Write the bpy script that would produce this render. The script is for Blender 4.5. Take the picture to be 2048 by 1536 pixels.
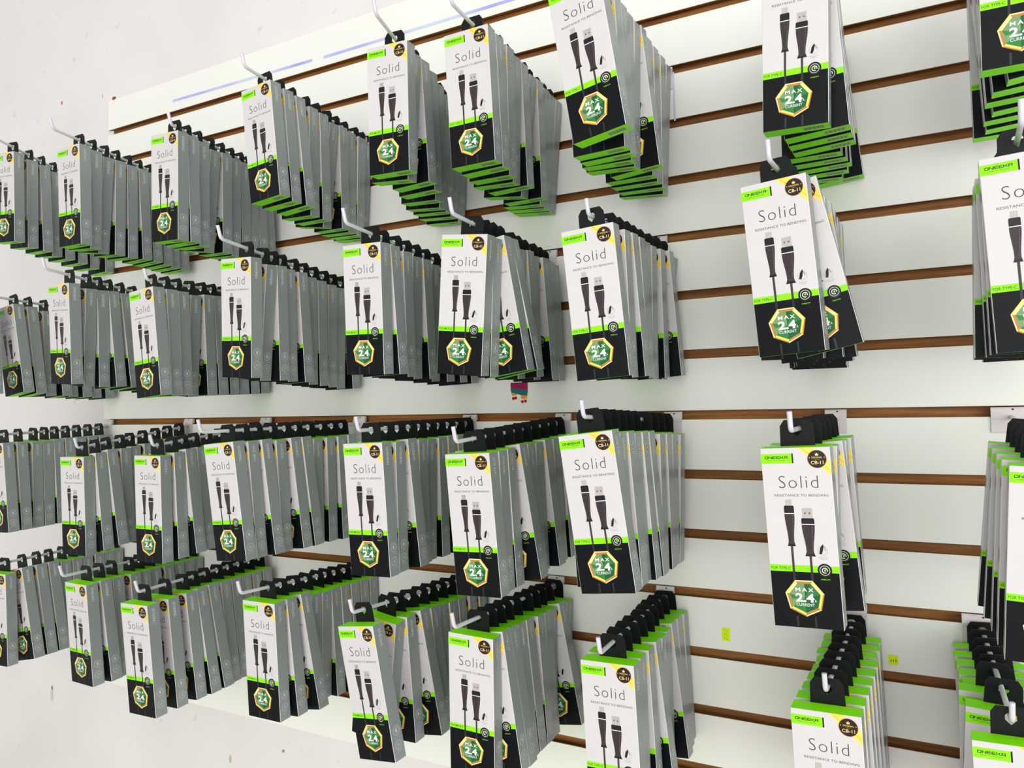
import bpy, bmesh, math, random
from mathutils import Matrix, Vector

# ------------------------------------------------------------------ camera
# (focal length in px of a 2048 px wide frame, yaw, pitch, roll, x, y, z)
CAM=[1537.017099, 0.504786, 0.049837, -0.011194, 0.033056, -1.117917, -0.01176]
W=0.06606; S=0.08640
C = bpy.context.scene.collection
scene = bpy.context.scene
for o in list(bpy.data.objects):
    bpy.data.objects.remove(o)
fpx, yaw, pit, rol, cx, cy, cz = CAM
cyw, syw, cp, sp = math.cos(yaw), math.sin(yaw), math.cos(pit), math.sin(pit)
fwd = Vector((-syw*cp, cyw*cp, sp)); right = Vector((cyw, syw, 0)); up = right.cross(fwd)
r2 = right*math.cos(rol)+up*math.sin(rol); u2 = -right*math.sin(rol)+up*math.cos(rol)
cam_data = bpy.data.cameras.new('camera'); cam = bpy.data.objects.new('camera', cam_data); C.objects.link(cam)
cam_data.sensor_fit = 'HORIZONTAL'; cam_data.sensor_width = 36.0; cam_data.lens = fpx/2048*36.0
cam_data.clip_start = .02; cam_data.clip_end = 60
cam.matrix_world = Matrix(((r2.x, u2.x, -fwd.x, cx), (r2.y, u2.y, -fwd.y, cy), (r2.z, u2.z, -fwd.z, cz), (0, 0, 0, 1)))
scene.camera = cam
# ------------------------------------------------------------------ light
world = bpy.data.worlds.new('world'); scene.world = world; world.use_nodes = True
wb = world.node_tree.nodes['Background']; wb.inputs[0].default_value = (1.0, .985, .96, 1); wb.inputs[1].default_value = .72
def area(name, loc, target, sx, sy, power, col=(1, 1, 1)):
    l = bpy.data.lights.new(name, 'AREA'); l.shape = 'RECTANGLE'; l.size = sx; l.size_y = sy; l.energy = power; l.color = col
    o = bpy.data.objects.new(name, l); C.objects.link(o); o.location = loc
    o.rotation_euler = (Vector(target)-Vector(loc)).to_track_quat('-Z', 'Y').to_euler()
    return o
area('shop_front_light', (1.5, -3.6, .1), (.2, 0, -.2), 5.0, 2.6, 118, (1, .985, .975))
area('ceiling_panel_light', (.4, -2.4, 2.4), (.2, -.6, -.6), 3.0, 1.0, 5, (.98, 1, .98))
area('right_side_fill', (3.2, -2.6, .4), (-.6, 0, .0), 1.8, 1.8, 20, (1, 1, 1))  # unseen fill from the right, added to light the right-facing carton sides
vs = scene.view_settings
vs.view_transform = 'Standard'; vs.look = 'None'; vs.gamma = 1; vs.exposure = 0.13; vs.use_curve_mapping = False

# ------------------------------------------------------------------ materials
def lin(c): return tuple(((v/255+.055)/1.055)**2.4 if v/255 > .04045 else v/255/12.92 for v in c)+(1,)
def mat(name, rgb, rough=.5, metal=0, spec=.22, noise=0, nscale=40, bump=0, coat=0):
    m = bpy.data.materials.new(name); m.use_nodes = True; nt = m.node_tree; b = nt.nodes['Principled BSDF']
    b.inputs['Roughness'].default_value = rough; b.inputs['Metallic'].default_value = metal
    b.inputs['Specular IOR Level'].default_value = spec; b.inputs['Coat Weight'].default_value = coat
    col = lin(rgb)
    if noise or bump:
        tc = nt.nodes.new('ShaderNodeTexCoord'); n = nt.nodes.new('ShaderNodeTexNoise'); n.inputs['Scale'].default_value = nscale
        n.inputs['Detail'].default_value = 4; nt.links.new(tc.outputs['Object'], n.inputs['Vector'])
        r = nt.nodes.new('ShaderNodeValToRGB'); r.color_ramp.elements[0].position = .3; r.color_ramp.elements[1].position = .7
        r.color_ramp.elements[0].color = tuple(c*(1-noise) for c in col[:3])+(1,); r.color_ramp.elements[1].color = tuple(min(1, c*(1+noise)) for c in col[:3])+(1,)
        nt.links.new(n.outputs['Fac'], r.inputs['Fac']); nt.links.new(r.outputs['Color'], b.inputs['Base Color'])
        if bump:
            bp = nt.nodes.new('ShaderNodeBump'); bp.inputs['Strength'].default_value = bump; bp.inputs['Distance'].default_value = .002
            nt.links.new(n.outputs['Fac'], bp.inputs['Height']); nt.links.new(bp.outputs['Normal'], b.inputs['Normal'])
    else:
        b.inputs['Base Color'].default_value = col
    return m
M = {}
M['card_white'] = mat('card_white', (202, 200, 201), .45, noise=.012, nscale=60)
M['card_edge'] = mat('card_edge', (225, 224, 222), .6, noise=.02)
M['card_grey'] = mat('card_grey', (130, 137, 136), .27, noise=.03, nscale=25, spec=.6)
M['card_grey_print'] = mat('card_grey_print', (184, 190, 190), .4, noise=.02)
M['card_black'] = mat('card_black', (11, 14, 18), .42, noise=.10, nscale=25, spec=.13)
M['card_green'] = mat('card_green', (132, 232, 0), .55, noise=.03, nscale=25, spec=.3)
M['ink_green'] = mat('ink_green', (136, 226, 20), .5, noise=.01)
M['ink_darkgreen'] = mat('ink_darkgreen', (40, 84, 20), .5, noise=.02)
M['ink_black'] = mat('ink_black', (24, 26, 24), .4, noise=.05)
M['ink_text'] = mat('ink_text', (70, 70, 74), .5, noise=.05)
M['ink_pale'] = mat('ink_pale', (150, 148, 152), .5, noise=.02)
M['ink_gold'] = mat('ink_gold', (240, 208, 92), .35, noise=.04, nscale=60)
M['ink_gold_dark'] = mat('ink_gold_dark', (172, 122, 62), .35, noise=.06, nscale=60)
M['ink_gold_light'] = mat('ink_gold_light', (244, 214, 150), .35, noise=.04, nscale=60)
M['ink_badge'] = mat('ink_badge', (40, 31, 28), .35, noise=.05)
M['ink_hept_dark'] = mat('ink_hept_dark', (24, 92, 48), .4, noise=.06, nscale=90)
M['ink_hept_mid'] = mat('ink_hept_mid', (50, 120, 62), .4, noise=.06, nscale=90)
M['ink_hept_light'] = mat('ink_hept_light', (112, 148, 102), .4, noise=.06, nscale=90)
M['ink_white'] = mat('ink_white', (226, 226, 224), .4, noise=.01)
M['ink_plug'] = mat('ink_plug', (58, 48, 52), .4, noise=.25, nscale=900)
M['ink_plug_dark'] = mat('ink_plug_dark', (28, 26, 29), .35, noise=.2, nscale=500)
M['ink_cable'] = mat('ink_cable', (62, 54, 58), .4, noise=.05)
M['ink_cable_fade'] = mat('ink_cable_fade', (40, 40, 44), .35, noise=.1)
M['ink_metal'] = mat('ink_metal', (176, 172, 168), .4, noise=.05, nscale=120)
M['ink_metal_dark'] = mat('ink_metal_dark', (112, 100, 98), .4, noise=.05)
M['ink_label'] = mat('ink_label', (156, 176, 132), .5, noise=.04)
M['tab_black'] = mat('tab_black', (8, 10, 13), .5, noise=.15, nscale=60)
M['hook_white'] = mat('hook_white', (206, 204, 214), .28, noise=.03, nscale=80, spec=.6)
M['bracket_white'] = mat('bracket_white', (214, 206, 208), .35, noise=.03, nscale=60)
M['hole_dark'] = mat('hole_dark', (40, 34, 32), .6, noise=.1)
ART = list(M.keys())

# ------------------------------------------------------------------ helpers
def tag(o, label=None, cat=None, group=None, kind=None):
    if label: o['label'] = label
    if cat: o['category'] = cat
    if group: o['group'] = group
    if kind: o['kind'] = kind
    return o
def link(name, me, parent=None):
    o = bpy.data.objects.new(name, me); C.objects.link(o)
    if parent: o.parent = parent
    return o
def empty(name, loc, rot=(0, 0, 0)):
    o = bpy.data.objects.new(name, None); C.objects.link(o); o.location = loc; o.rotation_euler = rot; o.empty_display_size = .01
    return o
class MB:
    """collects faces with material names"""
    def __init__(s): s.v = []; s.f = []; s.m = []; s.names = []; s.sm = []
    def mi(s, n):
        if n not in s.names: s.names.append(n)
        return s.names.index(n)
    def face(s, pts, m, smooth=False):
        b = len(s.v); s.v += [tuple(p) for p in pts]; s.f.append(tuple(range(b, b+len(pts)))); s.m.append(s.mi(m)); s.sm.append(smooth)
    def mesh(s, V, F, m, smooth=False):
        b = len(s.v); s.v += [tuple(p) for p in V]; k = s.mi(m)
        for f in F: s.f.append(tuple(b+i for i in f)); s.m.append(k); s.sm.append(smooth)
    def box(s, x0, x1, y0, y1, z0, z1, m):
        V = [(x, y, z) for x in (x0, x1) for y in (y0, y1) for z in (z0, z1)]
        s.mesh(V, [(0, 1, 3, 2), (4, 6, 7, 5), (0, 4, 5, 1), (2, 3, 7, 6), (0, 2, 6, 4), (1, 5, 7, 3)], m)
    def tube(s, path, r, m, n=12, cap=True):
        P = [Vector(p) for p in path]; V = []; F = []
        ref = Vector((1, 0, 0)); L = []
        for i, p in enumerate(P):
            t = (P[min(i+1, len(P)-1)]-P[max(i-1, 0)]).normalized(); a = ref-ref.dot(t)*t; a.normalize(); b = t.cross(a)
            for k in range(n):
                an = 2*math.pi*k/n; V.append(p+(a*math.cos(an)+b*math.sin(an))*r)
        for i in range(len(P)-1):
            for k in range(n):
                F.append((i*n+k, i*n+(k+1) % n, (i+1)*n+(k+1) % n, (i+1)*n+k))
        if cap: F.append(tuple(range(n))[::-1]); F.append(tuple((len(P)-1)*n+k for k in range(n)))
        s.mesh(V, F, m, True)
    def build(s, name, parent=None):
        me = bpy.data.meshes.new(name); me.from_pydata(s.v, [], s.f)
        for n in s.names: me.materials.append(M[n])
        me.polygons.foreach_set('material_index', s.m); me.polygons.foreach_set('use_smooth', s.sm); me.update()
        return link(name, me, parent)
_tc = {}
def text_mesh(txt, size, thin=0.0, spacing=1.0):
    key = (txt, size, thin, spacing)
    if key in _tc: return _tc[key]
    cu = bpy.data.curves.new('t', 'FONT'); cu.body = txt; cu.size = size; cu.align_x = 'CENTER'; cu.align_y = 'CENTER'
    cu.offset = thin; cu.space_character = spacing; cu.resolution_u = 3
    o = bpy.data.objects.new('t', cu); C.objects.link(o)
    dg = bpy.context.evaluated_depsgraph_get(); me = bpy.data.meshes.new_from_object(o.evaluated_get(dg))
    V = [tuple(v.co[:2]) for v in me.vertices]; F = [tuple(p.vertices) for p in me.polygons]
    xs = [v[0] for v in V]; ys = [v[1] for v in V]; mx, my = (min(xs)+max(xs))/2, (min(ys)+max(ys))/2
    V = [(x-mx, y-my) for x, y in V]
    # make every face wind counter-clockwise
    G = []
    for f in F:
        a = sum(V[f[i]][0]*V[f[(i+1) % len(f)]][1]-V[f[(i+1) % len(f)]][0]*V[f[i]][1] for i in range(len(f)))
        G.append(f if a > 0 else f[::-1])
    bpy.data.objects.remove(o); bpy.data.curves.remove(cu); bpy.data.meshes.remove(me)
    w = max(xs)-min(xs); h = max(ys)-min(ys)
    _tc[key] = (V, G, w, h); return _tc[key]

# ------------------------------------------------------------------ the cable carton
H = .18; D = .0215; TAB = .014
class Face2D:
    """draws printed shapes just above one face of the carton; p = (across mm, down mm)"""
    def __init__(s, mb, fn): s.mb = mb; s.fn = fn
    def poly(s, pts, m, lay):
        a = sum(pts[i][0]*pts[(i+1) % len(pts)][1]-pts[(i+1) % len(pts)][0]*pts[i][1] for i in range(len(pts)))
        if a > 0: pts = pts[::-1]
        s.mb.face([s.fn(x, y, lay) for x, y in pts], m)
    def rect(s, x0, y0, x1, y1, m, lay): s.poly([(x0, y0), (x1, y0), (x1, y1), (x0, y1)], m, lay)
    def disc(s, x, y, r, m, lay, n=28, ry=None):
        ry = ry or r; s.poly([(x+r*math.cos(2*math.pi*k/n), y+ry*math.sin(2*math.pi*k/n)) for k in range(n)], m, lay)
    def ring(s, x, y, r, w, m, lay, n=28, a0=0, a1=360):
        for k in range(n):
            a, b = math.radians(a0+(a1-a0)*k/n), math.radians(a0+(a1-a0)*(k+1)/n)
            s.poly([(x+r*math.cos(a), y+r*math.sin(a)), (x+r*math.cos(b), y+r*math.sin(b)), (x+(r-w)*math.cos(b), y+(r-w)*math.sin(b)), (x+(r-w)*math.cos(a), y+(r-w)*math.sin(a))], m, lay)
    def line(s, p, q, w, m, lay):
        dx, dy = q[0]-p[0], q[1]-p[1]; l = math.hypot(dx, dy); nx, ny = -dy/l*w/2, dx/l*w/2; ex, ey = dx/l*w/2, dy/l*w/2
        s.poly([(p[0]+nx-ex, p[1]+ny-ey), (q[0]+nx+ex, q[1]+ny+ey), (q[0]-nx+ex, q[1]-ny+ey), (p[0]-nx-ex, p[1]-ny-ey)], m, lay)
    def text(s, txt, x, y, width, m, lay, thin=0.0, spacing=1.0, height=None, rot=0):
        V, F, w, h = text_mesh(txt, 1.0, thin, spacing); kx = width/w; ky = (height/h) if height else kx
        ca, sa = math.cos(rot), math.sin(rot); out = []
        for a, b in V:
            a, b = a*kx, -b*ky; out.append(s.fn(x+a*ca-b*sa, y+a*sa+b*ca, lay))
        s.mb.mesh(out, F, m)
    def logo(s, x, y, w, h, m, lay, th=None, rot=0):
        """wide squared brand lettering O N E E K A"""
        g = {'O': [(.12, 0, .88, 0), (.88, 0, 1, .25), (1, .25, 1, .75), (1, .75, .88, 1), (.88, 1, .12, 1), (.12, 1, 0, .75), (0, .75, 0, .25), (0, .25, .12, 0)],
             'N': [(0, 0, 0, 1), (0, 0, 1, 1), (1, 1, 1, 0)],
             'E': [(1, 0, .15, 0), (.15, 0, 0, .2), (0, .2, 0, .5), (0, .5, .9, .5), (0, .5, 0, .8), (0, .8, .15, 1), (.15, 1, 1, 1)],
             'K': [(0, 0, 0, 1), (0, .5, .5, .5), (.5, .5, 1, 0), (.5, .5, 1, 1)],
             'A': [(0, 1, .15, .1), (.15, .1, .3, 0), (.3, 0, 1, 0), (1, 0, 1, 1), (.1, .62, 1, .62)]}
        cw = w/6.0; lw = cw*.76; th = th or h*.17; ca, sa = math.cos(rot), math.sin(rot)
        for i, ch in enumerate('ONEEKA'):
            ox = -w/2+i*cw+(cw-lw)/2
            for (a, b, c, d) in g[ch]:
                p = (ox+a*lw, -h/2+b*h); q = (ox+c*lw, -h/2+d*h)
                p = (x+p[0]*ca-p[1]*sa, y+p[0]*sa+p[1]*ca); q = (x+q[0]*ca-q[1]*sa, y+q[0]*sa+q[1]*ca)
                s.line(p, q, th, m, lay)
def make_carton(kind_text, parent):
    mb = MB(); w = W; e = .0004; z1 = -TAB; z0 = -TAB-H; x0, x1 = -w/2, w/2
    def R(X0, Y0, X1, Y1): return None
    # vertical walls with thin chamfered corners
    cor = [(x0+e, -D), (x1-e, -D), (x1, -D+e), (x1, -e), (x1-e, 0), (x0+e, 0), (x0, -e), (x0, -D+e)]
    ms = ['card_white', 'card_edge', 'card_grey', 'card_edge', 'card_black', 'card_edge', 'card_grey', 'card_edge']
    zb = z1-.69*H
    for i in range(8):
        a, b = cor[i], cor[(i+1) % 8]
        if i == 0:
            mb.face([(a[0], a[1], zb), (b[0], b[1], zb), (b[0], b[1], z1), (a[0], a[1], z1)], 'card_white')
            mb.face([(a[0], a[1], z0), (b[0], b[1], z0), (b[0], b[1], zb), (a[0], a[1], zb)], 'card_black')
        else: mb.face([(a[0], a[1], z0), (b[0], b[1], z0), (b[0], b[1], z1), (a[0], a[1], z1)], ms[i])
    mb.face([(p[0], p[1], z1) for p in cor], 'card_green')
    mb.face([(p[0], p[1], z0) for p in cor[::-1]], 'card_green')
    lay = .00005
    U = w; F = Face2D(mb, lambda x, y, l: (x0+x, -D-l*lay, z1-y))
    # brand label
    F.rect(0, .031*H, .452*U, .086*H, 'ink_green', 1); F.rect(.452*U, .031*H, .474*U, .086*H, 'ink_black', 1)
    F.logo(.225*U, .053*H, .34*U, .0125*H, 'ink_black', 2, th=.00058)
    F.text('SMART ACCESSORIES', .225*U, .069*H, .27*U, 'ink_darkgreen', 2, height=.0009)
    # gold ribbon with round badge
    F.poly([(.545*U, 0), (.745*U, 0), (U-.0004, .083*H), (U-.0004, .158*H)], 'ink_gold', 1)
    F.line((.60*U, .0005), (U-.0006, .128*H), .0003, 'ink_gold_dark', 2)
    bx, by, br = .812*U, .0655*H, .136*U
    F.disc(bx, by, br, 'ink_gold_dark', 3, 36); F.disc(bx, by, br-.0004, 'ink_badge', 4, 36)
    F.text('CB-11', bx, by+.38*br, 1.30*br, 'ink_gold_light', 5, thin=.006, height=.0034)
    F.text('ORIGINAL', bx, by-.18*br, 1.15*br, 'ink_gold', 5, height=.0016); F.text('SERIES', bx, by+.04*br, .5*br, 'ink_gold_dark', 5, height=.0007)
    for sx in (-1, 1): F.poly([(bx+sx*.78*br-.0004, by-.18*br), (bx+sx*.78*br, by-.18*br-.0006), (bx+sx*.78*br+.0004, by-.18*br), (bx+sx*.78*br, by-.18*br+.0006)], 'ink_gold_light', 5)
    F.poly([(bx-.0017, by-.62*br), (bx-.0009, by-.52*br), (bx, by-.72*br), (bx+.0009, by-.52*br), (bx+.0017, by-.62*br), (bx+.0013, by-.38*br), (bx-.0013, by-.38*br)], 'ink_gold_light', 5)
    # words
    F.text('Solid', .518*U, .190*H, .565*U, 'ink_text', 1, thin=-.017, spacing=1.12, height=.068*H)
    F.text('RESISTANCE TO BENDING', .545*U, .2645*H, .775*U, 'ink_text', 1, thin=0.0, height=.0135*H)
    # plugs
    def plug(cx, top, tw, th, hw, hh, m_tip, body_bot, cable_x, kind):
        F.rect(cx-tw/2, top, cx+tw/2, top+th, 'ink_metal', 1)
        if kind == 'usb':
            for s in (-1, 1): F.rect(cx+s*tw*.22-.0008, top+th*.42, cx+s*tw*.22+.0008, top+th*.60, 'ink_metal_dark', 2)
        elif kind == 'micro':
            for s in (-1, 0, 1): F.rect(cx+s*tw*.3-.0002, top+.0004, cx+s*tw*.3+.0002, top+th*.85, 'ink_metal_dark', 2)
        y = top+th
        F.poly([(cx-hw/2+.0006, y), (cx+hw/2-.0006, y), (cx+hw/2, y+.0012), (cx+hw/2, y+hh), (cx-hw/2, y+hh), (cx-hw/2, y+.0012)], 'ink_plug_dark', 2)
        F.rect(cx-hw/2, y+hh, cx+hw/2, y+hh+.0008, 'ink_white', 2)
        y += hh+.0008; L = body_bot-y; n = 14; prof = []
        for i in range(n+1):
            t = i/n; k = .5*(1+math.cos(math.pi*min(1, t/.85))); ww = (hw*.5*(.57+.43*k)) if t < .90 else hw*.5*(.62+.20*(t-.90)/.10)
            prof.append((ww, y+t*L))
        dx = (cable_x-cx)
        for i in range(n):
            (a, ya), (b, yb) = prof[i], prof[i+1]; ca = cx+dx*i/n; cb = cx+dx*(i+1)/n
            F.poly([(ca-a, ya), (ca+a, ya), (cb+b, yb), (cb-b, yb)], 'ink_plug_dark' if i % 14 == 13 else 'ink_plug', 2)
            if 0 < i < 12:
                F.line((ca+a*.10, ya), (ca+a*.62, ya+.0011), .0003, 'ink_plug_dark', 3); F.line((ca-a*.55, ya+.0013), (ca-a*.05, ya+.0003), .0003, 'ink_plug_dark', 3)
                F.line((ca+a*.62, ya+.0002), (ca+a*.62, ya+.0010), .00022, 'ink_pale', 3)
        F.rect(cable_x-.00115, body_bot, cable_x+.00115, .69*H, 'ink_cable', 2)
        F.rect(cable_x-.00115, .69*H, cable_x+.00115, .745*H, 'ink_cable_fade', 1); F.rect(cable_x-.0010, .935*H, cable_x+.0010, H-.001, 'ink_cable_fade', 1)
    k1 = 'typec' if kind_text == 'FOR TYPE-C' else 'micro'
    plug(.352*U, .288*H, .094*U, .034*H, .145*U, .042*H, 0, .548*H, .352*U, k1)
    plug(.610*U, .335*H, .150*U, .056*H, .185*U, .032*H, 0, .602*H, .610*U, 'usb')
    # bending icon
    F.ring(.785*U, .567*H, .072*U, .00028, 'ink_pale', 1); F.poly([(.735*U, .585*H), (.755*U, .552*H), (.795*U, .532*H), (.803*U, .545*H), (.790*U, .568*H), (.770*U, .588*H)], 'ink_black', 2)
    F.poly([(.795*U, .532*H), (.835*U, .560*H), (.83*U, .572*H), (.803*U, .548*H)], 'ink_pale', 2)
    F.text('RESISTANCE', .785*U, .605*H, .14*U, 'ink_pale', 1, height=.0009); F.text('TO BENDING', .785*U, .614*H, .11*U, 'ink_pale', 1, height=.0008)
    # green band
    F.rect(0, .653*H, U, .690*H, 'ink_green', 1); F.rect(0, .653*H, .30*U, .690*H, 'ink_green', 1.4)
    F.text(kind_text, .165*U, .672*H, .285*U, 'ink_darkgreen', 2.4, thin=.008, height=.0028)
    lx, ly, lr = .795*U, .677*H, .102*U
    F.disc(lx, ly, lr, 'ink_black', 4, 36); F.ring(lx, ly, lr*.72, .00045, 'ink_white', 5, 30); F.ring(lx, ly, lr*.42, .0008, 'ink_white', 5, 24, 60, 380)
    F.poly([(lx-.0004, ly+.0014), (lx+.0013, ly+.0003), (lx+.0008, ly-.0015), (lx-.0006, ly-.0009)], 'ink_green', 7)
    F.text('100CM', lx, ly+lr+.0022, .12*U, 'ink_green', 2, height=.0013)
    # heptagon badge, point down
    hx, hy, hr = .482*U, .832*H, .0190
    def hep(r): return [(hx+r*math.sin(2*math.pi*k/7), hy+r*math.cos(2*math.pi*k/7)) for k in range(7)]
    o, i1, i2 = hep(hr), hep(hr*.93), hep(hr*.80)
    for k in range(7):
        a, b = k, (k+1) % 7
        F.poly([o[a], o[b], i1[b], i1[a]], ['ink_gold_light', 'ink_gold_dark', 'ink_gold', 'ink_gold_light', 'ink_gold', 'ink_gold_light', 'ink_gold_dark'][k], 3)
        F.poly([i1[a], i1[b], i2[b], i2[a]], ['ink_gold_dark', 'ink_gold', 'ink_gold_light', 'ink_gold_dark', 'ink_gold_light', 'ink_gold_dark', 'ink_gold'][k], 3)
    c = (hx, hy)
    tm = ((i2[3][0]+i2[4][0])/2, (i2[3][1]+i2[4][1])/2)
    F.poly([i2[0], i2[1], i2[2], i2[3], tm, c], 'ink_hept_dark', 3); F.poly([i2[0], c, tm, i2[4], i2[5], i2[6]], 'ink_hept_light', 3)
    F.poly([i2[0], i2[6], c], 'ink_hept_mid', 4); F.poly([i2[2], i2[3], c], 'ink_hept_mid', 4); F.poly([i2[5], (hx-.012, hy+.002), c], 'ink_hept_mid', 4)
    F.text('MAX', hx, hy-.0078, .0172, 'ink_white', 6, thin=.015, spacing=1.35, height=.0038)
    F.text('2.4', hx-.0002, hy+.0002, .0178, 'ink_white', 6, thin=.035, height=.0088); F.text('A', hx+.0098, hy+.0028, .0020, 'ink_white', 7, height=.0026)
    F.text('CURRENT', hx, hy+.0071, .0172, 'ink_white', 6, thin=.004, height=.0030)
    # right side panel print
    Sd = Face2D(mb, lambda x, y, l: (x1+l*lay, -D+x, z1-y))
    Sd.logo(D*.5, .105*H, .024, .0040, 'card_grey_print', 1, th=.0008, rot=-math.pi/2)
    for v, g in ((.79, 0), (.893, 1)):
        Sd.ring(D*.5, v*H, .0066, .0005, 'card_grey_print', 1, 26); Sd.ring(D*.5, v*H, .0048, .0004, 'card_grey_print', 1, 22)
        if g: 
            for k in range(6): Sd.line((D*.5+.0008*math.cos(k), v*H+.0008*math.sin(k)), (D*.5+.0026*math.cos(k*math.pi/3), v*H+.0026*math.sin(k*math.pi/3)), .0006, 'card_grey_print', 1)
        else:
            Sd.rect(D*.5-.0016, v*H-.0024, D*.5+.0016, v*H+.0018, 'card_grey_print', 1); Sd.rect(D*.5-.0022, v*H+.0014, D*.5+.0022, v*H+.0022, 'card_grey_print', 1)
        Sd.text('HIGH QUALITY' if g else 'FAST CHARGE', D*.5, v*H+.0088, .0125, 'card_grey_print', 1, height=.0012)
    # bottom flap with the bar code
    Bt = Face2D(mb, lambda x, y, l: (x0+x, -y, z0-l*lay))
    Bt.rect(.60*U, .24*D, .93*U, .74*D, 'ink_label', 1)
    for k in range(13): Bt.rect(.625*U+k*.0216*U, .32*D, .625*U+k*.0216*U+(.00035 if k % 3 else .0008), .66*D, 'ink_black', 2)
    return mb.build('carton', parent)
def make_tab(parent):
    cu = bpy.data.curves.new('hang_tab', 'CURVE'); cu.dimensions = '2D'; cu.fill_mode = 'BOTH'; cu.extrude = .0005
    def spl(pts):
        s = cu.splines.new('POLY'); s.points.add(len(pts)-1); s.use_cyclic_u = True
        for i, p in enumerate(pts): s.points[i].co = (p[0], p[1], 0, 1)
    hw = .0170
    spl([(-hw, -TAB), (hw, -TAB), (hw-.0008, .0066), (hw-.0052, .0128), (-hw+.0052, .0128), (-hw+.0008, .0066)])
    spl([(-.0048, .0004), (0, -.0043), (.0048, .0004), (.0046, .0048), (.0028, .0068), (-.0028, .0068), (-.0046, .0048)])
    o = bpy.data.objects.new('t', cu); C.objects.link(o)
    dg = bpy.context.evaluated_depsgraph_get(); me = bpy.data.meshes.new_from_object(o.evaluated_get(dg)); bpy.data.objects.remove(o); bpy.data.curves.remove(cu)
    me.transform(Matrix.Translation((0, -.0007, 0)) @ Matrix.Rotation(math.pi/2, 4, 'X'))
    me.name = 'hang_tab'; me.materials.clear(); me.materials.append(M['tab_black'])
    return link('hang_tab', me, parent)
protos = {}
for key, txt in (('m', 'FOR MICRO'), ('c', 'FOR TYPE-C')):
    r = empty('cable_box', (0, 0, 0)); make_carton(txt, r); make_tab(r); protos[key] = [r, False]
def place_box(key, loc, rot, label, group):
    root, used = protos[key]
    if not used: protos[key][1] = True; o = root
    else:
        o = root.copy(); C.objects.link(o)
        for ch in root.children:
            c = ch.copy(); C.objects.link(c); c.parent = o
    o.location = loc; o.rotation_euler = rot; tag(o, label, 'cable box', group); return o

# ------------------------------------------------------------------ slatwall, wall, floor
def wall_material():
    m = bpy.data.materials.new('painted_plaster'); m.use_nodes = True; nt = m.node_tree; b = nt.nodes['Principled BSDF']; b.inputs['Roughness'].default_value = .65
    N = nt.nodes.new; L = nt.links.new
    tc = N('ShaderNodeTexCoord'); n1 = N('ShaderNodeTexNoise'); n1.inputs['Scale'].default_value = 3.2; n1.inputs['Detail'].default_value = 6
    n2 = N('ShaderNodeTexNoise'); n2.inputs['Scale'].default_value = 38; n2.inputs['Detail'].default_value = 5
    L(tc.outputs['Object'], n1.inputs['Vector']); L(tc.outputs['Object'], n2.inputs['Vector'])
    r = N('ShaderNodeValToRGB'); r.color_ramp.elements[0].position = .3; r.color_ramp.elements[0].color = lin((215, 212, 211)); r.color_ramp.elements[1].position = .62; r.color_ramp.elements[1].color = lin((223, 221, 220))
    L(n1.outputs['Fac'], r.inputs['Fac'])
    r2 = N('ShaderNodeValToRGB'); r2.color_ramp.elements[0].position = .27; r2.color_ramp.elements[0].color = (.62, .6, .58, 1); r2.color_ramp.elements[1].position = .31; r2.color_ramp.elements[1].color = (1, 1, 1, 1)
    L(n2.outputs['Fac'], r2.inputs['Fac'])
    mx = N('ShaderNodeMix'); mx.data_type = 'RGBA'; mx.blend_type = 'MULTIPLY'; mx.inputs[0].default_value = .32
    L(r.outputs['Color'], mx.inputs[6]); L(r2.outputs['Color'], mx.inputs[7]); cur = mx.outputs[2]
    # chips and smudges where the paint is damaged
    for (x, z, rx, rz, col) in CHIPS:
        mp = N('ShaderNodeMapping'); mp.inputs['Location'].default_value = (-x/rx, 0, -z/rz); mp.inputs['Scale'].default_value = (1/rx, 0, 1/rz)
        nz = N('ShaderNodeTexNoise'); nz.inputs['Scale'].default_value = 120; L(tc.outputs['Object'], nz.inputs['Vector'])
        L(tc.outputs['Object'], mp.inputs['Vector']); ln = N('ShaderNodeVectorMath'); ln.operation = 'LENGTH'; L(mp.outputs['Vector'], ln.inputs[0])
        ad = N('ShaderNodeMath'); ad.operation = 'ADD'; L(ln.outputs['Value'], ad.inputs[0]); L(nz.outputs['Fac'], ad.inputs[1])
        lt = N('ShaderNodeMath'); lt.operation = 'LESS_THAN'; lt.inputs[1].default_value = 1.12; L(ad.outputs[0], lt.inputs[0])
        m2 = N('ShaderNodeMix'); m2.data_type = 'RGBA'; L(lt.outputs[0], m2.inputs[0]); L(cur, m2.inputs[6]); m2.inputs[7].default_value = lin(col); cur = m2.outputs[2]
    L(cur, b.inputs['Base Color'])
    bp = N('ShaderNodeBump'); bp.inputs['Strength'].default_value = .25; bp.inputs['Distance'].default_value = .004; L(n1.outputs['Fac'], bp.inputs['Height']); L(bp.outputs['Normal'], b.inputs['Normal'])
    return m
CHIPS = [(-1.905, .82, .006, .009, (168, 110, 84)), (-1.735, .80, .003, .010, (180, 172, 168)), (-1.69, .785, .014, .006, (120, 60, 44)),
         (-1.90, -.655, .006, .016, (120, 114, 110)), (-1.90, -.67, .010, .022, (196, 192, 188)), (-1.27, -.70, .006, .014, (188, 176, 150)), (-1.12, -.655, .006, .005, (150, 135, 125))]
M['plaster'] = wall_material()
M['floor_tile'] = mat('floor_tile', (206, 200, 190), .35, noise=.05, nscale=6)
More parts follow.
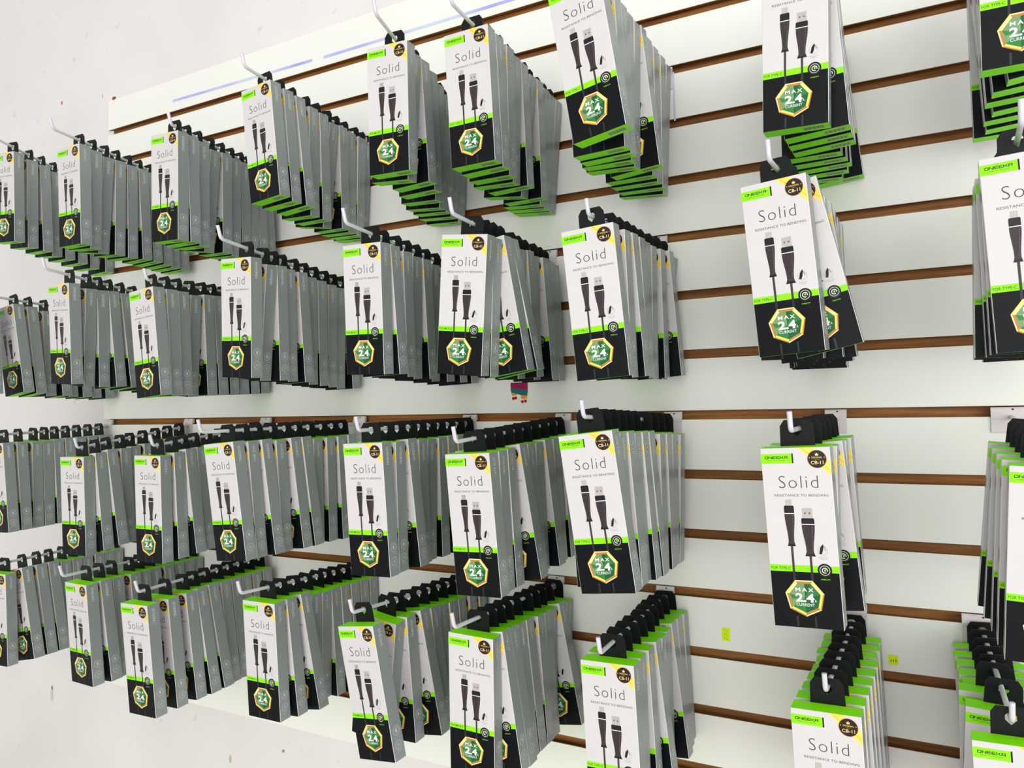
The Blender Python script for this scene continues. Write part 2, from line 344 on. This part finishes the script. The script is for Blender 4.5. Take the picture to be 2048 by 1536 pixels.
def wood():
    m = bpy.data.materials.new('raw_fibreboard'); m.use_nodes = True; nt = m.node_tree; b = nt.nodes['Principled BSDF']; b.inputs['Roughness'].default_value = .7
    tc = nt.nodes.new('ShaderNodeTexCoord'); mp = nt.nodes.new('ShaderNodeMapping'); mp.inputs['Scale'].default_value = (3, 60, 60); n = nt.nodes.new('ShaderNodeTexNoise'); n.inputs['Scale'].default_value = 4; n.inputs['Detail'].default_value = 6
    nt.links.new(tc.outputs['Object'], mp.inputs['Vector']); nt.links.new(mp.outputs['Vector'], n.inputs['Vector'])
    r = nt.nodes.new('ShaderNodeValToRGB'); r.color_ramp.elements[0].position = .3; r.color_ramp.elements[0].color = lin((118, 72, 28)); r.color_ramp.elements[1].position = .7; r.color_ramp.elements[1].color = lin((166, 110, 50))
    nt.links.new(n.outputs['Fac'], r.inputs['Fac']); nt.links.new(r.outputs['Color'], b.inputs['Base Color']); return m
M['fibreboard'] = wood()
M['laminate'] = mat('laminate', (231, 232, 226), .6, noise=.02, nscale=2.5, spec=.12)
M['laminate_edge'] = mat('laminate_edge', (206, 196, 180), .5, noise=.03)
PX0, PX1 = -1.682, .95; PT = .018
# groove centre heights as (height at x = 0, slope along x)
GR = [(.6788, -.0066), (.5998, -.0084), (.5165, -.0095), (.4345, -.0061), (.3482, -.0037), (.2616, -.0025), (.1736, -.0017), (.0849, -.0028), (-.0046, -.0025),
      (-.0903, .0007), (-.1769, -.0002), (-.2606, .0039), (-.3446, .0048), (-.4276, -.0005), (-.5110, .0)]
def groove_z(i, x): return GR[i][0]+GR[i][1]*x
def slatwall():
    root = empty('slatwall_panel', (PX0, PT/2, -.6))
    inv = Vector((-PX0, -PT/2, .6))
    mb = MB(); gh = .0068; ch = .0105; lip = .0055; dep = .0150
    def prof(x):
        """closed front outline from top to bottom: (y, z, material of the strip that follows)"""
        P = [(0, .768, 'laminate')]
        for i in range(len(GR)):
            z = groove_z(i, x)
            P += [(0, z+gh, 'laminate_edge'), (lip*.25, z+gh, 'fibreboard'), (lip, z+gh, 'fibreboard'), (lip, z+ch, 'fibreboard'), (dep, z+ch, 'fibreboard'), (dep, z-ch, 'fibreboard'),
                  (lip, z-ch, 'fibreboard'), (lip, z-gh, 'fibreboard'), (lip*.25, z-gh, 'laminate_edge'), (0, z-gh, 'laminate')]
        P += [(0, -.597, 'laminate_edge'), (PT, -.597, 'fibreboard'), (PT, .768, 'laminate_edge')]
        return P
    A, Bq = prof(PX0), prof(PX1)
    for i in range(len(A)):
        j = (i+1) % len(A); a, b, c, d = A[i], A[j], Bq[j], Bq[i]
        mb.face([Vector((PX0, a[0], a[1]))+inv, Vector((PX0, b[0], b[1]))+inv, Vector((PX1, c[0], c[1]))+inv, Vector((PX1, d[0], d[1]))+inv], a[2])
    # end grain of each slat at the left and right edge
    for X, flip in ((PX0, False), (PX1, True)):
        edges = [.768]+[v for i in range(len(GR)) for v in (groove_z(i, X)+ch, groove_z(i, X)-ch)]+[-.597]
        Q = []
        for k in range(0, len(edges), 2): Q.append((0 if True else 0, PT, edges[k], edges[k+1]))
        for (ya, yb, zt, zb) in Q:
            f = [Vector((X, ya, zt))+inv, Vector((X, yb, zt))+inv, Vector((X, yb, zb))+inv, Vector((X, ya, zb))+inv]
            mb.face(f[::-1] if flip else f, 'laminate_edge')
        for i in range(len(GR)):
            z = groove_z(i, X)
            for (ya, yb, za, zb) in ((dep, PT, z+ch, z-ch), (0, lip, z+ch, z+gh), (0, lip, z-gh, z-ch)):
                f = [Vector((X, ya, za))+inv, Vector((X, yb, za))+inv, Vector((X, yb, zb))+inv, Vector((X, ya, zb))+inv]
                mb.face(f[::-1] if flip else f, 'fibreboard' if ya else 'laminate_edge')
    mb.build('board', root)
    tag(root, 'white laminate slatwall board with brown horizontal grooves holding all the hooks', 'slatwall')
slatwall()
mb = MB(); mb.box(-4.2, 2.2, PT+.0005, PT+.15, -1.5, 2.1, 'plaster'); tag(mb.build('wall_back'), kind='structure')
mb = MB(); mb.box(-4.2, 2.2, -4.2, PT, -1.55, -1.5, 'floor_tile'); tag(mb.build('floor'), kind='structure')

# ------------------------------------------------------------------ hooks and the boxes on them
STACKS={
'1a':(-1.6082,-0.2528,0.5607,-1.6898,0.5412,0.087,0.064,0.050,[-0.2528,-0.2151,-0.1844,-0.1537,-0.1245,-0.0908,-0.0534,-0.0072],[-2.5,-3.9,-0.6,-3.6,-0.7,0.1,-0.8,2.2],[0,0.6,0.2,0.3,-0.8,-0.6,-0.9,0.4]),
'1b':(-1.3315,-0.2839,0.5126,-1.3995,0.5124,-0.004,0.045,0.056,[-0.2839,-0.2564,-0.2273,-0.1998,-0.1705,-0.1421,-0.1148,-0.0859,-0.0602,-0.0327],[-0.5,-3.3,-7.4,-3,-1.8,1.7,2.2,2.1,0.9,1],[0,-0,-0,0,0.1,-0.2,-0,0.1,-0.3,-0.3]),
'1c':(-1.0821,-0.2712,0.4926,-1.1518,0.5004,0.017,0.045,0.010,[-0.2712,-0.246,-0.2175,-0.1845,-0.1548,-0.1264,-0.0991,-0.0768,-0.0539,-0.0286],[-2,-0,-1.6,-7.7,-1.5,-2.2,-1.6,0.7,2.4,2.5],[0,0,0,0.4,0,-0.1,1.2,-0.7,0,-0]),
'1d':(-0.8838,-0.2580,0.5341,-0.9076,0.5252,-0.040,0.058,0.046,[-0.258,-0.2286,-0.1996,-0.1658,-0.1379,-0.1074,-0.0819,-0.0564,-0.0281,-0.0058],[3.7,3,4.6,-1.8,-0.5,-8,-0.7,-1.9,-1.8,-3.7],[0,-0.6,-1.2,0.4,-0.3,0.1,-1.6,-1.5,1.4,0]),
'1e':(-0.6257,-0.2594,0.5336,-0.6930,0.5249,0.076,0.045,0.062,[-0.2594,-0.2307,-0.203,-0.1706,-0.1349,-0.1014,-0.0778,-0.0507,-0.0208],[-0.6,-4.6,2.4,1,-2.8,-4.9,-3.3,-3.9,-3],[0,0,0.6,1,0,0,-1.9,-2,-1.7]),
'1f':(-0.5015,-0.2500,0.5257,-0.5164,0.5202,0.056,0.045,0.056,[-0.25,-0.2229,-0.1911,-0.1644,-0.1377,-0.1062,-0.08,-0.0531,-0.0281,-0.0058],[1.7,1.5,-0.5,-2.4,1.3,-6.8,0.5,-3.7,-4.5,-4.9],[0,0.7,2,0.5,-1.3,0.9,-1.5,-1,-0.6,0.9]),
'1g':(-0.3126,-0.3221,0.5017,-0.3149,0.5058,-0.081,0.076,0.050,[-0.3221,-0.2759,-0.2514,-0.2291,-0.2063,-0.182,-0.1557,-0.1276,-0.0985,-0.0696],[7.7,1.6,1.4,-0.9,-2.6,5.3,0.1,-0.8,-1.6,-4.2],[0,-0.2,-1,-0.4,1.2,-0.9,-0.8,-0.6,0.3,0.6]),
'1h':(-0.0823,-0.2634,0.4906,-0.0920,0.4991,-0.001,0.055,0.050,[-0.2634,-0.235,-0.2066,-0.1783,-0.1499,-0.1215,-0.0931,-0.0648,-0.0364,-0.008],[-1.7,3.6,3.3,3.7,-0.1,0.9,1.7,0.4,-1.7,5.5],[0,0.4,2,2,-0.9,-0.4,0.1,-0.5,-1.3,-1.3]),
'1i':(0.1141,-0.2722,0.5095,0.1097,0.5105,0.023,0.074,0.050,[-0.2722,-0.2433,-0.2144,-0.1856,-0.1567,-0.1278,-0.0989,-0.07],[-0.2,6.3,3.5,2.4,4.5,3,3.9,0.4],[0,1.5,0.5,0.3,1.2,0.4,0.8,2]),
'2a':(-1.6200,-0.2850,0.2500,-1.6606,0.2462,0.000,0.065,0.050,[-0.285,-0.2362,-0.2053,-0.1701,-0.1416,-0.1193,-0.0892,-0.062,-0.0285],[0,7.8,6.4,-0.1,4,0.8,2.7,1.4,1.7],[0,1.4,0.3,0.9,0.6,-0.7,0.2,-0.3,0.1]),
'2b':(-1.3365,-0.2942,0.2611,-1.3887,0.2462,-0.039,0.078,0.049,[-0.2942,-0.2599,-0.2353,-0.2116,-0.1838,-0.1538,-0.1238],[-3,-7.6,-3.5,2.4,4.7,2,2],[0,1.1,0.2,-0.2,-0.1,0,0]),
'2c':(-1.1262,-0.2803,0.2322,-1.1667,0.2462,-0.050,0.054,0.010,[-0.2803,-0.2529,-0.2264,-0.196,-0.1677,-0.1419,-0.1117,-0.0827,-0.053,-0.0233],[3.8,1.6,0.5,-5.4,0.6,1.7,1.2,0.6,0.7,0.5],[0,0.1,-0.3,0,0.1,-0.5,0.1,-0.1,-0,-0]),
'2d':(-0.8818,-0.2951,0.2552,-0.9358,0.2462,-0.034,0.068,0.058,[-0.2951,-0.2576,-0.2343,-0.2111,-0.1796,-0.1509,-0.1209,-0.0892,-0.0607,-0.029],[-3.3,-7.9,-1.4,-1.7,1.5,-2.5,-1.9,-3,-3.2,1],[0,0,-0.1,-0.9,0.1,-0.3,-0.4,0.2,-0.7,-0]),
'2e':(-0.6529,-0.2805,0.2515,-0.6813,0.2462,-0.002,0.081,0.059,[-0.2805,-0.2549,-0.2226,-0.194,-0.1655,-0.1362,-0.1046,-0.0695,-0.0356],[-1.6,1.4,-0.9,-3,0.4,-3.5,-0.4,1.1,2],[0,-0.6,0.5,-0.1,-0.1,-0.4,-0.7,-0.1,0.3]),
'2f':(-0.4889,-0.2743,0.2447,-0.5124,0.2462,0.069,0.077,0.056,[-0.2743,-0.2497,-0.2274,-0.2051,-0.1722,-0.1461,-0.1206,-0.0902,-0.0643,-0.0397],[-5.6,-5,8.3,9.9,-3.8,2.2,-2.3,2.2,-0.4,0.4],[0,0,0,0,1.5,0.1,-0.7,1.3,0.8,-0.8]),
'2g':(-0.3254,-0.2648,0.2335,-0.3282,0.2462,0.027,0.069,0.010,[-0.2648,-0.2256,-0.1949,-0.1659,-0.1386,-0.1079,-0.0711,-0.0362,-0.0059],[4.1,0.7,3,1.9,-0.6,-1.5,-0.2,3.7,-7],[0,1.8,0.2,-0,-1.2,-2,-1.7,-0.9,0]),
'2h':(-0.1072,-0.2831,0.2503,-0.0931,0.2462,-0.087,0.090,0.030,[-0.2831,-0.2527,-0.2222,-0.1918,-0.1613,-0.1309,-0.1004,-0.07],[3.4,12.5,-0.5,4,7,4.5,1,0],[0,0.5,0,0,0,0,0,0]),
'2i':(0.1070,-0.2735,0.2429,0.1124,0.2462,-0.023,0.064,0.050,[-0.2735,-0.2388,-0.2041,-0.1694,-0.1347,-0.1],[2.7,1.2,1.2,-1.4,-1.5,1],[0,1.3,-1.5,-1.8,-1.9,-1.1]),
'3a':(-1.6400,-0.2800,-0.0300,-1.6639,-0.0150,0.000,0.065,0.050,[-0.2403,-0.2112,-0.1791,-0.1549,-0.1318,-0.1064,-0.0799,-0.0525,-0.0242],[2.3,1.2,-2.7,-2.4,0.2,1.9,1.9,1.9,1.9],[0.8,0.2,0.7,0.3,0.1,-0,-0,-0,-0.1]),
'3b':(-1.3674,-0.2465,-0.0519,-1.3844,-0.0150,0.049,0.045,0.010,[-0.2465,-0.2215,-0.1978,-0.168,-0.1452,-0.1152,-0.0852,-0.0552,-0.0252],[0.2,5.6,9,2.6,1.6,2,2,2,2],[0,0.5,0.3,0.9,-0.3,0,0,0,0]),
'3c':(-1.1387,-0.2557,-0.0466,-1.1535,-0.0150,0.016,0.045,0.010,[-0.2557,-0.2277,-0.2047,-0.1798,-0.1498,-0.1198,-0.0898,-0.0598,-0.0298],[-0.1,1.6,6.8,5.2,2,2,2,2,2],[0,0.8,0.5,0.5,0,0,0,0,0]),
'3d':(-0.9270,-0.2889,-0.0229,-0.9103,-0.0150,-0.023,0.090,0.048,[-0.2889,-0.2621,-0.2364,-0.2072,-0.1787,-0.1541,-0.1265,-0.0976,-0.0715,-0.0468],[4.1,1.5,4.6,0.2,4.4,4.7,-3.1,-2.5,-0.6,1.8],[0,0.2,-0.2,0.1,0.4,-0.1,0,0.5,0.4,-0.4]),
'3e':(-0.6513,-0.2823,-0.0227,-0.6679,-0.0150,0.018,0.061,0.029,[-0.2823,-0.2487,-0.2198,-0.1898,-0.163,-0.134,-0.1062,-0.0762,-0.0462,-0.0162],[1.8,-0.6,4.4,-0.1,-2.3,-0.4,1.7,2,2,2],[0,0.6,0,0.4,-0.2,0.4,-0.2,0,0,0]),
'3f':(-0.4864,-0.2786,-0.0348,-0.4915,-0.0150,-0.017,0.087,0.045,[-0.2786,-0.2536,-0.2291,-0.2009,-0.1743,-0.1478,-0.1205,-0.091,-0.061,-0.031],[2.2,0.5,1.1,7.3,3.5,0.3,4.4,1.2,2,2],[0,0.1,-0.5,0.3,0.2,0.5,-0,0.4,0,0]),
'3g':(-0.3157,-0.3022,-0.0097,-0.3115,-0.0150,-0.019,0.084,0.018,[-0.3022,-0.2758,-0.2518,-0.2284,-0.2044,-0.1773,-0.1422,-0.1122,-0.0845,-0.0537],[6.2,1.3,2.8,1.5,3,3.3,-0.7,-0.2,-1.4,-2.8],[0,-0.6,-0.1,-0.5,-0.4,-1.5,1.2,0.5,-0.4,1.2]),
'3h':(-0.0934,-0.2878,-0.0248,-0.0869,-0.0150,-0.028,0.069,0.032,[-0.2878,-0.2522,-0.2167,-0.1811,-0.1456,-0.11],[2.2,-0.7,5,1.8,3,2],[0,2,1.4,1.5,2,0]),
'3i':(0.1227,-0.2667,-0.0418,0.1116,-0.0150,-0.012,0.090,0.050,[-0.2667,-0.23,-0.1934,-0.1567,-0.12],[-3,-2.9,-3.3,-4.2,-5.2],[0,-2,-2,-2,-1.4]),
'4a':(-1.6088,-0.2510,-0.2836,-1.6297,-0.2740,0.087,0.045,0.050,[-0.251,-0.2168,-0.1869,-0.1607,-0.1313,-0.1057,-0.0811,-0.0527,-0.0282,-0.0059],[0.3,11.7,10.4,10.4,1.9,1.8,1.7,1.7,1.9,1.9],[0,0.4,0.5,0.2,0.3,0.1,-0.1,0.4,0.6,0.9]),
'4b':(-1.3116,-0.2695,-0.2725,-1.3639,-0.2740,-0.037,0.090,0.049,[-0.2695,-0.2424,-0.2137,-0.1747,-0.15,-0.1228,-0.0895,-0.061,-0.0322,-0.006],[-0.1,4.2,1.7,2.2,2,1.9,2,1.9,1.8,1.9],[0,0.2,-0.3,0.9,-0.1,-0.4,0.3,0.1,0.3,0.8]),
'4c':(-1.1074,-0.2997,-0.2813,-1.1468,-0.2740,0.005,0.087,0.013,[-0.2997,-0.2576,-0.2206,-0.1962,-0.1683,-0.1387,-0.111,-0.0834,-0.0548,-0.0259],[1.5,2.1,3.5,7,8,4.2,3.4,1.9,2,2],[0,0.3,1.2,0.1,-0.3,0.5,0.3,-0,-0,-0.1]),
'4d':(-0.8828,-0.2483,-0.2653,-0.8980,-0.2740,0.018,0.080,0.057,[-0.2483,-0.2208,-0.1915,-0.1624,-0.1343,-0.112,-0.0888,-0.0616,-0.0339,-0.006],[-0.1,3.5,8.7,-2.6,-4.1,0.1,1.6,1.8,2,2],[0,-0.4,0.3,0.6,0,-0.8,-0.1,0.1,-0.1,0.1]),
'4e':(-0.6665,-0.2796,-0.2693,-0.6634,-0.2740,-0.087,0.090,0.024,[-0.2796,-0.2294,-0.2071,-0.1797,-0.1526,-0.1282,-0.1015,-0.0759,-0.0459,-0.0159],[8.2,-8.9,1.1,8.3,4.5,1.8,2,2.3,2,2],[0,0,-1.3,0.3,0.8,-0.1,0.1,-0.9,0,0]),
'4f':(-0.4994,-0.2519,-0.2682,-0.5083,-0.2740,0.026,0.072,0.060,[-0.2519,-0.2288,-0.2065,-0.1822,-0.1525,-0.1213,-0.0959,-0.0707,-0.0473,-0.0093],[-1.9,6.5,6.6,4.1,4,2.4,1.8,-2.4,9.2,-2],[0,0,0,0,-1.7,1.1,0.6,0,0,0]),
'4g':(-0.3107,-0.2578,-0.2747,-0.3291,-0.2740,-0.017,0.053,0.046,[-0.2578,-0.2269,-0.1959,-0.1649,-0.1339,-0.1029,-0.072,-0.041,-0.01],[1.6,0.2,2.1,5.8,-0,-0.3,5.6,3.8,2],[0,-1.2,0,0,2,0,-1.8,-0.7,2]),
'4h':(-0.0750,-0.2646,-0.2884,-0.0698,-0.2740,-0.015,0.069,0.010,[-0.2646,-0.2362,-0.2073,-0.1785,-0.1495,-0.1204,-0.0914,-0.0621,-0.0324],[1.4,1.4,2.3,1.8,2,2.4,1.6,1.2,1.5],[0,0,0.7,1.5,2,2,-1.6,0,-1.8]),
'4i':(0.0830,-0.2620,-0.2920,0.0719,-0.2740,0.000,0.070,0.010,[-0.262,-0.1917,-0.1471,-0.1215,-0.0946,-0.0663,-0.0374,-0.0078],[1.5,-3.3,-0.9,4,3.6,2.7,2.8,2.2],[0,1.8,-2,2,0.3,0.4,-0.6,0]),
}

ROWN = {'1': 'top', '2': 'second', '3': 'third', '4': 'bottom'}
ORD = ['first', 'second', 'third', 'fourth', 'fifth', 'sixth', 'seventh', 'eighth', 'ninth', 'tenth']
COLN = dict(zip('abcdefghi', ORD)); ROWG = {'1': 2, '2': 5, '3': 8, '4': 11}
TYPEC = {'1f', '1g', '1h', '1i', '2g', '2h', '2i', '3g', '3h', '3i', '4g', '4h', '4i'}
SKIP = {}
def make_hook(n, Xf, Yf, Zf, Xw, Zw, lead):
    row, col = ROWN[n[0]], COLN[n[1]]
    gz = groove_z(ROWG[n[0]], Xw)
    root = empty('display_hook', (Xw, 0, gz))
    O = Vector((Xw, 0, gz)); bw = .0135 if n[1] != 'i' else .021
    mb = MB(); tcap = .0016
    zt = .0050; zb = Zw-gz-.016
    # lip hooked up into the groove, curved shoulder, flat back plate
    pr = [(.0030, zt), (.0008, zt), (-.0008, .0030), (-.0022, -.0020), (-.0034, -.0055), (-.0030, -.0085), (-.0022, -.0110), (-.0022, zb)]
    for i in range(len(pr)-1):
        a, b = pr[i], pr[i+1]
        mb.face([(-bw, a[0], a[1]), (-bw, b[0], b[1]), (bw, b[0], b[1]), (bw, a[0], a[1])], 'bracket_white', True)
    back = [(.0038, zt), (.0038, -.0040), (-.0006, -.0062), (-.0006, zb)]
    for i in range(len(back)-1):
        a, b = back[i], back[i+1]
        mb.face([(bw, a[0], a[1]), (bw, b[0], b[1]), (-bw, b[0], b[1]), (-bw, a[0], a[1])], 'bracket_white')
    for s in (-1, 1):
        f = [(s*bw, y, z) for y, z in pr]+[(s*bw, y, z) for y, z in back[::-1]]
        mb.face(f if s < 0 else f[::-1], 'bracket_white')
    mb.face([(-bw, -.0022, zb), (-bw, -.0006, zb), (bw, -.0006, zb), (bw, -.0022, zb)], 'bracket_white')
    mb.face([(.002+.0013*math.cos(k*math.pi/5), -.0009-.0004, .0022+.0011*math.sin(k*math.pi/5)) for k in range(10)], 'hole_dark')
    mb.build('bracket', root)
    # wire: from the plate to the upturned tip
    t = (Yf-lead-Yf)/(0-Yf); R = .0026
    fx, fz = Xf+(Xw-Xf)*t, Zf+(Zw-Zf)*t
    A = Vector((Xw, -.0020, Zw+.003)); E = Vector((fx, Yf-lead, fz+.003)); dv = (E-A).normalized()
    upv = Vector((0, -.30, .95)).normalized(); br = .006; P = [A+(E-A)*k/6 for k in range(6)]
    s = E-dv*br
    for k in range(7):
        q = k/6; P.append((s*(1-q)**2)+(E*2*q*(1-q))+((E+upv*br)*q*q))
    P.append(E+upv*.0185); P.append(E+upv*.0196)
    mb = MB(); mb.tube([p-O for p in P], R, 'hook_white', 14); mb.build('wire', root)
    tag(root, 'white wire display hook, %s from the left in the %s row of hooks' % (col, row), 'hook', 'wire hooks on the slatwall')
nbox = 0
for n in sorted(STACKS):
    Xf, Yf, Zf, Xw, Zw, yw, pt, lead, Ys, Rl, DXs = STACKS[n]
    make_hook(n, Xf, Yf, Zf, Xw, Zw, lead)
    # boxes nearest the wall lie flatter against it
    L_ = TAB+H+.001; m = len(Ys); pits = [0]*m; lim = -.0028
    for k in range(m-1, -1, -1):
        s = min(math.sin(pt), max(0, (lim-Ys[k])/L_)); pits[k] = math.asin(s); lim = Ys[k]+s*L_-.0219
    row, col = ROWN[n[0]], COLN[n[1]]
    for k in range(m):
        if n in SKIP and k in SKIP[n]: continue
        Y = Ys[k]; t = (Y-Yf)/(0-Yf); X = Xf+(Xw-Xf)*t; Z = Zf+(Zw-Zf)*t
        if k == 0: lab = 'cable box with its white front showing, foremost on the %s row\'s %s hook' % (row, col)
        elif k == m-1: lab = 'grey-sided cable box nearest the wall on the %s row\'s %s hook from left' % (row, col)
        else: lab = 'grey-sided cable box, %s from the front on the %s row\'s %s hook from left' % (ORD[k], row, col)
        place_box('c' if n in TYPEC else 'm', (X+DXs[k]/1000, Y, Z), (pits[k], -math.radians(Rl[k]), yw if k == 0 else 0), lab, 'cable boxes hanging on the hooks'); nbox += 1
print('BOXES', nbox)

# ------------------------------------------------------------------ tape, stickers
def ramp_mat(name, stops, rough, axis_scale):
    m = bpy.data.materials.new(name); m.use_nodes = True; nt = m.node_tree; b = nt.nodes['Principled BSDF']; b.inputs['Roughness'].default_value = rough
    tc = nt.nodes.new('ShaderNodeTexCoord'); n = nt.nodes.new('ShaderNodeTexNoise'); n.inputs['Scale'].default_value = axis_scale; nt.links.new(tc.outputs['Object'], n.inputs['Vector'])
    r = nt.nodes.new('ShaderNodeValToRGB'); cr = r.color_ramp
    while len(cr.elements) < len(stops): cr.elements.new(.5)
    for e, (p, c) in zip(cr.elements, stops): e.position = p; e.color = lin(c)
    nt.links.new(n.outputs['Fac'], r.inputs['Fac']); nt.links.new(r.outputs['Color'], b.inputs['Base Color']); return m
M['tape_blue'] = ramp_mat('holographic_tape', [(.30, (126, 146, 226)), (.44, (168, 176, 230)), (.56, (202, 202, 230)), (.70, (180, 218, 224))], .25, 6)
def tape(xa, za, xb, zb, w, label):
    root = MB(); dx, dz = xb-xa, zb-za; l = math.hypot(dx, dz); nx, nz = -dz/l*w/2, dx/l*w/2; O = Vector((xa, 0, za))
    n = 8; top = []
    for k in range(n):
        p, q = k/n, (k+1)/n
        a = Vector((xa+dx*p-nx, 0, za+dz*p-nz))-O; b = Vector((xa+dx*q-nx, 0, za+dz*q-nz))-O; c = Vector((xa+dx*q+nx, 0, za+dz*q+nz))-O; d = Vector((xa+dx*p+nx, 0, za+dz*p+nz))-O
        f = Vector((0, -.0004, 0)); g = Vector((0, -.0001, 0))
        root.face([a+f, b+f, c+f, d+f], 'tape_blue'); root.face([a+g, a+f, d+f, d+g], 'tape_blue'); root.face([b+f, b+g, c+g, c+f], 'tape_blue'); root.face([a+g, b+g, b+f, a+f], 'tape_blue'); root.face([d+f, c+f, c+g, d+g], 'tape_blue')
    o = root.build('tape_strip'); o.location = O; tag(o, label, 'tape', 'strips of shiny tape')
tape(-1.448, .7185, -1.030, .7110, .0056, 'shiny blue tape strip at the upper left of the slatwall board')
tape(-1.000, .7095, -.52, .7060, .0056, 'lavender tape strip above the top groove, right of the blue strip')
tape(-.2995, .515, -.2985, .440, .0028, 'short upright pale blue tape strip right of the top row\'s seventh hook')
M['sticker_yellow'] = mat('sticker_yellow', (214, 240, 8), .5, noise=.04, nscale=200)
M['sticker_ink'] = mat('sticker_ink', (96, 120, 20), .5, noise=.1)
def sticker(x, z, w, h, label, vertical):
    mb = MB(); r = .0012; pts = []
    for (sx, sz, a0) in ((1, 1, 0), (-1, 1, 90), (-1, -1, 180), (1, -1, 270)):
        for k in range(4):
            a = math.radians(a0+k*30); pts.append((sx*(w/2-r)+r*math.cos(a), sz*(h/2-r)+r*math.sin(a)))
    mb.face([(p[0], -.0004, p[1]) for p in pts], 'sticker_yellow')
    for i in range(len(pts)):
        p, q = pts[i], pts[(i+1) % len(pts)]; mb.face([(p[0], -.0001, p[1]), (q[0], -.0001, q[1]), (q[0], -.0004, q[1]), (p[0], -.0004, p[1])], 'sticker_yellow')
    F = Face2D(mb, lambda a, b, l: (a, -.0004-l*.00005, -b))
    for k in range(3):
        if vertical:
            F.rect(-.0020, -h*.36+k*h*.3, -.0012, -h*.26+k*h*.3, 'sticker_ink', 1); F.rect(.0012, -h*.26+k*h*.28, .0018, -h*.14+k*h*.28, 'sticker_ink', 1)
        else: F.rect(-w*.28+k*w*.25, -.0006*k, -w*.28+k*w*.25+.0011, .0026, 'sticker_ink', 1)
    o = mb.build('price_sticker'); o.location = (x, 0, z); tag(o, label, 'sticker', 'yellow price stickers')
sticker(-.2410, -.3165, .0118, .0185, 'tall narrow yellow price sticker on the bare slat right of the bottom row\'s seventh hook', True)
sticker(-.0275, -.3230, .0115, .0125, 'small square yellow price sticker just right of the bottom row\'s eighth hook', False)
for nm, c in (('st_white', (238, 232, 226)), ('st_teal', (20, 104, 104)), ('st_magenta', (150, 20, 80)), ('st_orange', (216, 150, 50)), ('st_red', (170, 24, 48)), ('st_black', (36, 20, 22))): M[nm] = mat(nm, c, .4, noise=.05, nscale=300)
def legs_sticker(x, z):
    mb = MB(); F = Face2D(mb, lambda a, b, l: (a/1000, -.0004-l*.00005, -b/1000))
    out = [(-17, -22), (17, -22), (17, -2), (16, 12), (12, 16), (5, 14), (2, 3), (-3, 2), (-4, 7), (-12, 9), (-16, 4)]
    F.poly(out, 'st_white', 0)
    for i in range(len(out)):
        p, q = out[i], out[(i+1) % len(out)]; mb.face([(p[0]/1000, -.0001, -p[1]/1000), (q[0]/1000, -.0001, -q[1]/1000), (q[0]/1000, -.0004, -q[1]/1000), (p[0]/1000, -.0004, -p[1]/1000)][::-1], 'st_white')
    F.poly([(-16, -21), (16, -21), (16, -3), (2, -2), (-3, -3), (-16, -7)], 'st_black', 1)
    F.poly([(-15.3, -20), (15.3, -20), (15.3, -8), (-15.3, -12)], 'st_magenta', 2)
    F.poly([(-15.3, -12), (15.3, -8), (15.3, 1), (3, 0), (-4, -2), (-15.3, -5)], 'st_teal', 3)
    F.poly([(-15, -5), (-4, -2.3), (-4.6, 2), (-13.6, 1)], 'st_orange', 3); F.poly([(3, 0), (15, 1), (14.4, 8), (4, 7)], 'st_orange', 3)
    for (a, b) in ((-11, 4.6), (-6.6, 4.0), (6, 10.2), (11.6, 9.4)): F.disc(a, b-1.6, 2.4, 'st_white', 4, 14); F.disc(a, b+.6, 2.7, 'st_red', 5, 16)
    o = mb.build('cartoon_sticker'); o.location = (x, 0, z); tag(o, 'cartoon legs sticker in teal shorts with red shoes, below the second row\'s sixth hook', 'sticker')
legs_sticker(-.5710, .0330)
